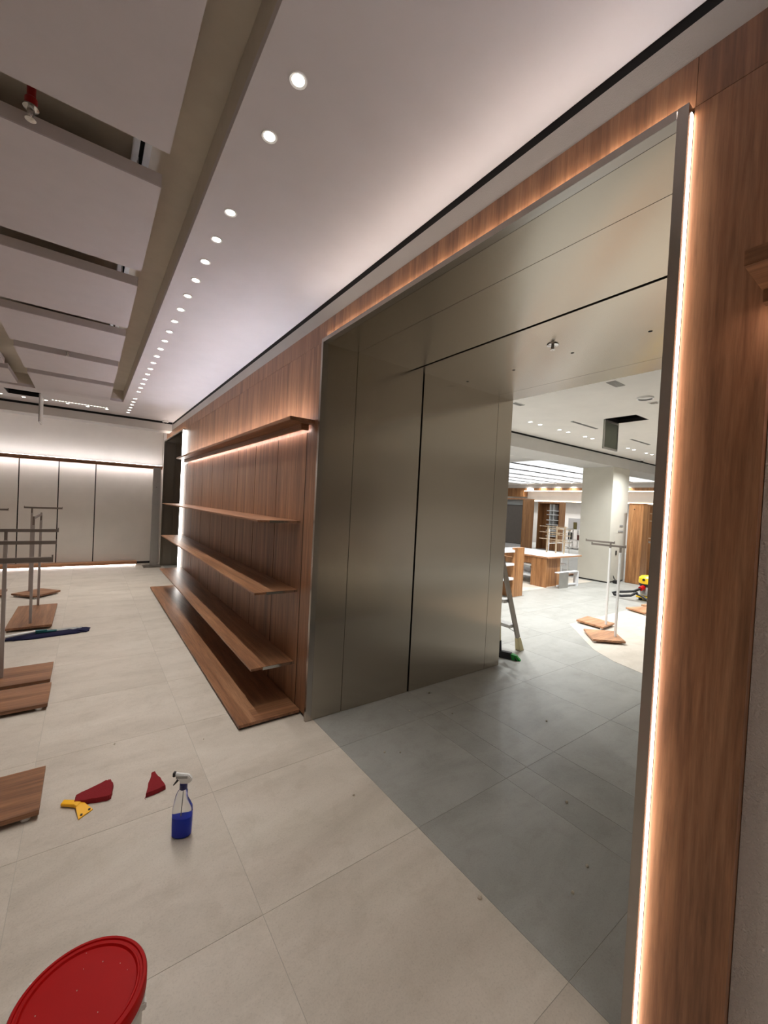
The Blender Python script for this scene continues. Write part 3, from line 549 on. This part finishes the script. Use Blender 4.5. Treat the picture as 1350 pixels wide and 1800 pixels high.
obj('trigger', G().loft([[(-0.024, -0.005, 0.256), (-0.014, -0.005, 0.252), (-0.014, 0.005, 0.252), (-0.024, 0.005, 0.256)], [(-0.034, -0.005, 0.240), (-0.026, -0.005, 0.238), (-0.026, 0.005, 0.238), (-0.034, 0.005, 0.240)], [(-0.043, -0.004, 0.226), (-0.040, -0.004, 0.224), (-0.040, 0.004, 0.224), (-0.043, 0.004, 0.226)]]), 'black_pl', t)
# plaster crumbs
crumb = None
s_ = 580/1350
for i, (x, y, r) in enumerate([(1.27, 0.99, 0.009), (1.60, 0.80, 0.007), (1.77, 0.83, 0.007), (2.06, 1.09, 0.008), (1.50, 1.93, 0.006), (1.58, 1.88, 0.005), (1.95, 2.24, 0.006), (2.27, 2.38, 0.006), (2.20, 2.05, 0.005), (1.15, 1.72, 0.006), (2.72, 1.62, 0.006), (0.62, 2.62, 0.004), (0.17, 2.83, 0.005)]):
    rnd = random.Random(i)
    def vv(): return [(x+r*rnd.uniform(0.7, 1.2)*math.cos(a), y+r*rnd.uniform(0.7, 1.2)*math.sin(a)) for a in [2*PI*q/7 for q in range(7)]]
    p1 = vv()
    o = obj('plaster_crumb', G().loft([[(a, c, 0.0) for a, c in p1], [(x+(a-x)*1.05, y+(c-y)*1.05, r*0.7) for a, c in p1], [(x+(a-x)*0.5, y+(c-y)*0.5, r*rnd.uniform(1.1, 1.5)) for a, c in p1]]), 'crumb', None)
    tag(o, 'small pale crumb of plaster lying on the floor around the threshold', 'crumb', 'plaster crumbs on the floor')

# ------------------------------------------------------------------ the hall beyond
col = struct(obj('column', box(9.43, 10.21, 4.37, 5.065, 0.03, 2.605), 'column')); obj('column_plinth', box(9.437, 10.203, 4.377, 5.058, 0.0, 0.03), 'dark', col)
obj('socket_plate', box(9.86, 10.02, 4.362, 4.37, 1.27, 1.31), 'grey_pl', col); obj('socket_plate', box(9.80, 10.04, 4.362, 4.37, 1.14, 1.18), 'grey_pl', col); obj('switch', box(9.74, 9.79, 4.36, 4.37, 0.62, 0.72), 'black_pl', col)
t = thing('power_charger', 'small black charger with looped cable on the floor at the column foot', 'charger', (9.62, 4.26, 0))
obj('body', box(-0.07, 0.07, -0.05, 0.05, 0.0, 0.07), 'black_pl', t, bevel=0.008); obj('cable', G().tube([(-0.05, 0, 0.06), (-0.10, 0.02, 0.13), (-0.05, 0.05, 0.17), (0.02, 0.06, 0.12), (0.12, 0.05, 0.03), (0.26, 0.06, 0.006), (0.36, 0.07, 0.006)], 0.006, 8), 'black_pl', t, smooth=True)
def hall_cab(name, label, x0, x1, y0, y1, h):
    t = thing(name, label, 'cabinet', ((x0+x1)/2, (y0+y1)/2, 0)); a, c = (x1-x0)/2, (y1-y0)/2
    obj('carcass', box(-a+0.012, a, -c, c, 0.0, h), 'oak_z', t, bevel=0.003); obj('front', box(-a, -a+0.011, -c+0.002, c-0.002, 0.01, h-0.02), 'oak_z', t); obj('top', box(-a-0.004, a+0.004, -c-0.004, c+0.004, h, h+0.018), 'oak_x', t)
    obj('lock', G().tube([(-a-0.003, 0.03, h-0.12), (-a, 0.03, h-0.12)], 0.014, 12), 'black_pl', t)
hall_cab('tall_cabinet', 'tall oak cabinet standing against the right side of the column', 10.0, 10.36, 3.95, 4.25, 1.80); hall_cab('tall_cabinet', 'tall oak cabinet half hidden by the right jamb', 11.4, 11.8, 4.0, 4.42, 1.80)
t = thing('rail_unit', 'slim white frame with hanging rails between the two tall oak cabinets', 'rail', (11.1, 4.36, 0.0))
for y in (-0.08, 0.08): obj('upright', box(-0.012, 0.012, y-0.012, y+0.012, 0.04, 1.65), 'rack_white', t)
for z in (1.6, 1.42, 1.0): obj('rail', box(-0.01, 0.01, -0.18, 0.1, z, z+0.02), 'gold', t)
obj('foot_plate', box(-0.2, 0.2, -0.12, 0.12, 0, 0.04), 'oak_x', t)
rack('front garment rack in the hall on a pale wooden base', (5.15, 2.385, 0), [(-0.30, -0.02), (-0.02, -0.26), (0.30, 0.02), (0.03, 0.27)], 1.125, ((0.07, -0.155), (0.07, 0.245)), poles=((0.07, -0.10),), deck='oak_x', metal='rack_white', group='garment racks in the hall')
rack('rear garment rack in the hall, just behind the front one', (5.69, 2.765, 0), [(-0.17, 0.17), (-0.19, -0.20), (0.17, -0.18), (0.19, 0.2)], 1.135, ((-0.03, -0.205), (-0.03, 0.17)), poles=((-0.03, -0.16),), deck='oak_x', metal='rack_white', group='garment racks in the hall')
rack('garment rack base in the hall cut off by the right jamb, nearer one', (7.22, 2.72, 0), [(-0.15, 0.24), (-0.25, -0.08), (0.2, -0.3), (0.3, 0.1)], 1.10, ((0.1, -0.3), (0.1, 0.06)), poles=((0.1, -0.18),), deck='oak_x', metal='rack_white', group='garment racks in the hall')
rack('garment rack base in the hall cut off by the right jamb, farther one', (7.80, 2.79, 0), [(-0.24, 0.14), (-0.22, -0.2), (0.1, -0.25), (0.12, 0.1)], 1.10, ((0.0, -0.25), (0.0, 0.1)), poles=((0.0, -0.15),), deck='oak_x', metal='rack_white', group='garment racks in the hall')
# wet vacuum
t = thing('vacuum_cleaner', 'yellow and black wheeled vacuum with loop hose, half hidden by the right jamb', 'vacuum', (8.3, 3.1, 0.0))
obj('tank', G().lathe([(0.12, 0.08), (0.14, 0.1), (0.15, 0.24), (0.13, 0.27)], 0, 0, 24), 'alu', t, smooth=True); obj('hood', G().lathe([(0.155, 0.26), (0.165, 0.275), (0.165, 0.31), (0.12, 0.315)], 0, 0, 24), 'black_pl', t, smooth=True)
obj('motor_cover', G().lathe([(0.165, 0.31), (0.175, 0.33), (0.17, 0.41), (0.13, 0.445), (0.05, 0.45)], 0, 0, 24), 'vac', t, smooth=True); obj('knob', G().tube([(-0.172, 0.03, 0.385), (-0.185, 0.032, 0.385)], 0.022, 14), 'black_pl', t)
obj('inlet', G().tube([(-0.14, 0.04, 0.25), (-0.22, 0.06, 0.22)], 0.04, 14), 'red', t, smooth=True); obj('hose', G().tube([(-0.21, 0.06, 0.22), (-0.24, 0.16, 0.16), (-0.26, 0.28, 0.13), (-0.28, 0.42, 0.10), (-0.30, 0.5, 0.07), (-0.31, 0.46, 0.045), (-0.33, 0.32, 0.05), (-0.33, 0.16, 0.09), (-0.28, 0.08, 0.16)], 0.022, 10), 'black_pl', t, smooth=True)
obj('wand', G().tube([(-0.27, 0.14, 0.14), (-0.30, -0.02, 0.10), (-0.32, -0.2, 0.02)], 0.018, 10), 'black_pl', t, smooth=True); obj('chassis', box(-0.16, 0.16, -0.16, 0.16, 0.05, 0.08), 'vac', t, bevel=0.01)
for a in range(4): obj('wheel', G().lathe([(0.02, 0), (0.03, 0.008), (0.03, 0.045), (0.02, 0.05)], 0.14*math.cos(a*PI/2+0.8), 0.14*math.sin(a*PI/2+0.8), 14), 'black_pl', t, smooth=True)
# step ladder behind the jamb
t = thing('step_ladder', 'worn aluminium step ladder standing behind the steel jamb', 'ladder', (3.55, 2.68, 0.0))
def lad(x, z): return x
for y in (-0.03, 0.42):
    a, c = Vector((0.30, y, 0.0)), Vector((-0.19, y, 1.25)); d = c-a; p = a+d*0.11
    obj('rail', G().bar(p, c, 0.055, 0.022), 'alu_worn', t); obj('foot', G().loft([[a+Vector((0.025, -0.03, 0)), a+Vector((0.025, 0.03, 0)), a+Vector((-0.045, 0.03, 0)), a+Vector((-0.045, -0.03, 0))], [p+Vector((0.03, -0.017, 0)), p+Vector((0.03, 0.017, 0)), p+Vector((-0.03, 0.017, 0)), p+Vector((-0.03, -0.017, 0))]]), 'cream', t)
    obj('back_rail', G().bar((-0.27-0.0, y, 0.0), (-0.21, y, 1.22), 0.03, 0.02), 'alu_worn', t)
for z in (0.29, 0.57, 0.85, 1.12):
    x = 0.30-0.49*z/1.25; obj('step', box(x-0.085, x+0.02, -0.02, 0.41, z-0.034, z), 'alu', t, bevel=0.002)
obj('brace', G().bar((0.30-0.49*0.16, -0.005, 0.20), (0.12, 0.06, 0.268), 0.02, 0.006), 'alu', t); obj('brace', G().bar((0.30-0.49*0.16, 0.395, 0.20), (0.12, 0.33, 0.268), 0.02, 0.006), 'alu', t)
t = thing('push_broom', 'broom head with green end on the floor behind the steel jamb', 'broom', (3.50, 2.575, 0.0), math.radians(-64))
obj('bristles', G().loft([[(-0.12, -0.035, 0.0), (0.12, -0.03, 0.0), (0.12, 0.03, 0.0), (-0.12, 0.035, 0.0)], [(-0.10, -0.028, 0.05), (0.085, -0.022, 0.05), (0.085, 0.022, 0.05), (-0.10, 0.028, 0.05)]]), 'black_pl', t); obj('green_end', G().loft([[(0.07, -0.036, 0.002), (0.15, -0.02, 0.002), (0.15, 0.02, 0.002), (0.07, 0.036, 0.002)], [(0.05, -0.03, 0.056), (0.11, -0.018, 0.046), (0.11, 0.018, 0.046), (0.05, 0.03, 0.056)]]), 'green', t)
obj('block', box(-0.10, 0.06, -0.026, 0.026, 0.05, 0.064), 'dark', t, bevel=0.004); obj('handle', G().tube([(-0.06, 0, 0.06), (-0.07, -0.03, 0.35), (-0.10, -0.13, 1.1)], 0.012, 10), 'cream', t, smooth=True); obj('socket', G().tube([(-0.058, 0, 0.05), (-0.064, -0.012, 0.17)], 0.017, 10), 'black_pl', t)
# low shelving unit with white boards, beside the jamb
t = thing('shelf_unit', 'low display unit with oak end panels and white shelf boards', 'shelf unit', (5.6, 4.5, 0.0))
for x in (0.40, -0.8): obj('end_panel', box(x, x+0.30 if x > 0 else x+0.05, -0.14, -0.10, 0.0, 0.865), 'oak_z', t, bevel=0.002)
obj('back_panel', box(0.42, 0.46, -0.10, 0.36, 0.0, 0.70), 'oak_z', t)
for z in (0.33, 0.58, 0.81): obj('shelf_board', box(-0.75, 0.40, -0.16, 0.36, z-0.02, z+0.02), 'white_lac', t, bevel=0.002)
obj('foot_plate', box(0.38, 0.74, -0.15, -0.09, 0, 0.006), 'alu', t)
# display table with its stand
t = thing('display_table', 'oak display table with pale top and crossed leg panels in the hall', 'table', (8.0, 5.4, 0.0))
obj('table_top', box(-0.57, 0.72, -0.8, 0.8, 0.59, 0.62), 'oak_x', t, bevel=0.002); obj('top_inlay', box(-0.55, 0.70, -0.78, 0.78, 0.6201, 0.6215), 'white_lac', t)
obj('leg_panel', box(-0.55, -0.50, -0.76, -0.42, 0, 0.59), 'oak_z', t); obj('leg_panel', box(-0.50, 0.02, -0.72, -0.67, 0, 0.59), 'oak_z', t); obj('leg_panel', box(-0.55, -0.50, 0.42, 0.76, 0, 0.59), 'oak_z', t); obj('leg_panel', box(0.5, 0.55, -0.3, 0.3, 0, 0.59), 'oak_z', t)
obj('apron', box(-0.499, -0.46, -0.669, 0.6, 0.44, 0.588), 'oak_z', t)
for z in (0.16, 0.38): obj('low_shelf', box(-0.455, 0.45, -0.6, 0.6, z, z+0.04), 'white_lac', t)
t = thing('display_stand', 'champagne metal stand with crossing arms standing on the display table', 'display stand', (8.4, 5.05, 0.6216))
for x, y in ((0.0, 0.19), (-0.02, -0.04), (0.06, -0.18)): obj('post', box(x-0.013, x+0.013, y-0.013, y+0.013, 0, 0.60 if y < 0.2 else 0.56), 'gold', t)
for k, z in enumerate((0.57, 0.44, 0.29)):
    obj('arm', box(-0.03, -0.014, -0.28, 0.38, z, z+0.018), 'gold', t); obj('arm', box(0.075, 0.09, -0.3, 0.2, z-0.05, z-0.034), 'gold', t); obj('cross_arm', box(-0.02, 0.09, -0.05, -0.034, z-0.034, z), 'gold', t)
t = thing('low_bench', 'low white metal bench beside the display table', 'bench', (8.15, 4.45, 0.0))
obj('seat_plate', box(-0.5, 0.24, 0.02, 0.12, 0.30, 0.315), 'white_lac', t); obj('end_panel', box(-0.5, -0.18, 0.005, 0.02, 0.0, 0.315), 'alu', t); obj('end_panel', box(0.22, 0.24, 0.02, 0.12, 0.0, 0.30), 'white_lac', t); obj('low_rail', box(-0.48, 0.22, 0.06, 0.08, 0.03, 0.06), 'white_lac', t)
t = thing('frame_rack', 'thin metal frame rack on a wooden base left of the column', 'garment rack', (9.1, 5.45, 0.0))
obj('base_board', box(0.28, 0.7, -0.15, 0.16, 0.01, 0.035), 'oak_x', t); obj('foot', box(0.3, 0.66, -0.1, 0.1, 0, 0.01), 'dark', t); obj('base_rail', box(-0.32, 0.28, -0.01, 0.01, 0.035, 0.05), 'gold', t)
for x in (-0.3, 0.3, 0.6): obj('post', box(x-0.008, x+0.008, -0.008, 0.008, 0.035, 1.12), 'rack_white', t)
for z in (1.12, 0.78): obj('rail', box(-0.308, 0.75, -0.01, 0.01, z, z+0.02), 'rack_white', t)
# tall cabinets at the far end
t = thing('wardrobe_unit', 'tall oak wardrobe with grey glass front beyond the display table', 'wardrobe', (14.05, 10.2, 0.0))
obj('end_panel', box(-0.2, 0.2, -0.66, -0.60, 0.0, 1.97), 'oak_z', t); obj('inner_panel', box(-0.46, -0.2, -0.66, -0.60, 0.0, 1.97), 'oak_z', t); obj('back', box(0.17, 0.2, -0.6, 1.2, 0.02, 1.97), 'smoke', t); obj('top_board', box(-0.46, 0.2, -0.66, 1.2, 1.97, 2.02), 'oak_x', t); obj('header', box(-0.3, -0.28, -0.6, 1.2, 1.76, 1.97), 'grey_pl', t)
obj('hanging_rail', G().tube([(-0.1, -0.6, 1.62), (-0.1, 1.2, 1.62)], 0.014, 8), 'alu', t); obj('glass_pane', box(-0.30, -0.29, -0.58, 0.4, 0.25, 1.74), 'smoke', t); obj('upright', box(-0.3, -0.27, 0.42, 0.47, 0.02, 1.76), 'rack_white', t); obj('low_block', box(-0.25, 0.1, -0.5, 0.3, 0.02, 0.22), 'white_lac', t); obj('floor_board', box(-0.46, 0.2, -0.6, 1.2, 0.0, 0.02), 'oak_x', t)
t = thing('shelf_cabinet', 'tall oak cabinet with gridded compartments left of the column', 'cabinet', (15.35, 9.42, 0.0))
obj('end_panel', box(-0.2, 0.2, -0.44, -0.40, 0.0, 1.93), 'oak_z', t); obj('end_panel', box(-0.2, 0.2, 0.5, 0.54, 0.0, 1.93), 'oak_z', t); obj('back', box(0.17, 0.2, -0.40, 0.5, 0.0, 1.89), 'oak_z', t); obj('top_board', box(-0.22, 0.2, -0.44, 0.54, 1.89, 1.95), 'oak_x', t); obj('shaded_back', box(0.15, 0.169, -0.40, 0.12, 0.55, 1.86), 'maroon', t)
obj('door', box(-0.2, -0.18, -0.40, 0.12, 0.02, 0.5), 'oak_z', t)
for z in (0.55, 0.78, 1.02, 1.2, 1.42, 1.58): obj('shelf_board', box(-0.18, 0.15, -0.40, 0.14, z, z+0.03), 'rack_white', t)
for y in (-0.14, 0.02): obj('divider', box(-0.16, 0.15, y-0.01, y+0.01, 0.55, 1.86), 'rack_white', t)
t = thing('stock_shelving', 'white stock shelving with boxes at the far end of the hall', 'shelving', (17.1, 9.35, 0.0))
for y in (-0.34, -0.1, 0.12, 0.30): obj('post', box(-0.02, 0.02, y-0.025, y+0.025, 0, 0.86), 'rack_white', t)
for z in (0.05, 0.36, 0.82): obj('shelf_board', box(-0.2, 0.3, -0.38, 0.36, z, z+0.04), 'rack_white', t)
for i, (x0, x1, y0, y1, z0, z1, m, lab) in enumerate([(16.95, 17.3, 9.0, 9.62, 1.16, 1.33, 'white_lac', 'long white box on top of the far stock shelving'), (16.95, 17.3, 9.40, 9.62, 0.861, 1.16, 'white_lac', 'white box under the long box on the far shelving'), (16.95, 17.3, 9.25, 9.38, 0.861, 1.16, 'khaki', 'narrow khaki box on the far stock shelving'), (16.95, 17.3, 9.02, 9.23, 0.861, 1.16, 'white_lac', 'white carton right of the khaki box on the far shelving'), (16.95, 17.2, 9.5, 9.6, 0.401, 0.70, 'black_pl', 'black carton on the middle board of the far shelving'), (16.95, 17.2, 9.06, 9.2, 0.401, 0.62, 'maroon', 'brown carton on the middle board of the far shelving')]):
    t = thing('storage_box', lab, 'box', ((x0+x1)/2, (y0+y1)/2, z0)); a, c, h = (x1-x0)/2, (y1-y0)/2, z1-z0
    obj('body', box(-a, a, -c, c, 0, h*0.8), m, t); obj('lid', box(-a-0.004, a+0.004, -c-0.004, c+0.004, h*0.8, h), m, t)
# fascia of the far wall
t = thing('wall_fascia', 'wooden fascia with a warm light line across the far wall of the hall', 'fascia', (17.9, 9.0, 2.40))
for a, c in ((-4.0, -0.3), (-0.3, 3.4)): obj('board', box(-0.3, 0.29, a, c, 0.15, 0.285), 'oak_z', t)
obj('light_strip', box(-0.301, -0.28, -4.0, 3.4, 0.125, 0.149), 'led_warm', t); obj('lower_wall', box(0.0, 0.29, -4.0, 3.4, -0.36, 0.12), 'white', t); obj('lower_light', box(-0.02, -0.002, -4.0, 3.4, -0.345, -0.325), 'led_warm', t)
obj('side_board', box(-0.3, 0.29, 3.42, 4.4, -0.14, 0.285), 'oak_z', t); obj('upper_wall', box(-0.28, 0.29, -4.0, 4.4, 0.2855, 0.459), 'white', t)
tag(obj('lit_sign', box(17.585, 17.597, 11.87, 12.22, 2.565, 2.66), 'sign'), 'small white lit sign on the far wooden fascia', 'sign')
t = thing('blue_carton', 'blue and white packed cartons behind the rail between the tall cabinets', 'box', (13.0, 5.1, 0.0)); obj('body', box(-0.2, 0.2, -0.15, 0.15, 0.0, 1.05), 'maroon', t); obj('upper_carton', box(-0.2, 0.2, -0.15, 0.15, 1.05, 1.55), 'blue', t); obj('top_carton', box(-0.2, 0.2, -0.15, 0.15, 1.55, 1.85), 'white_lac', t)
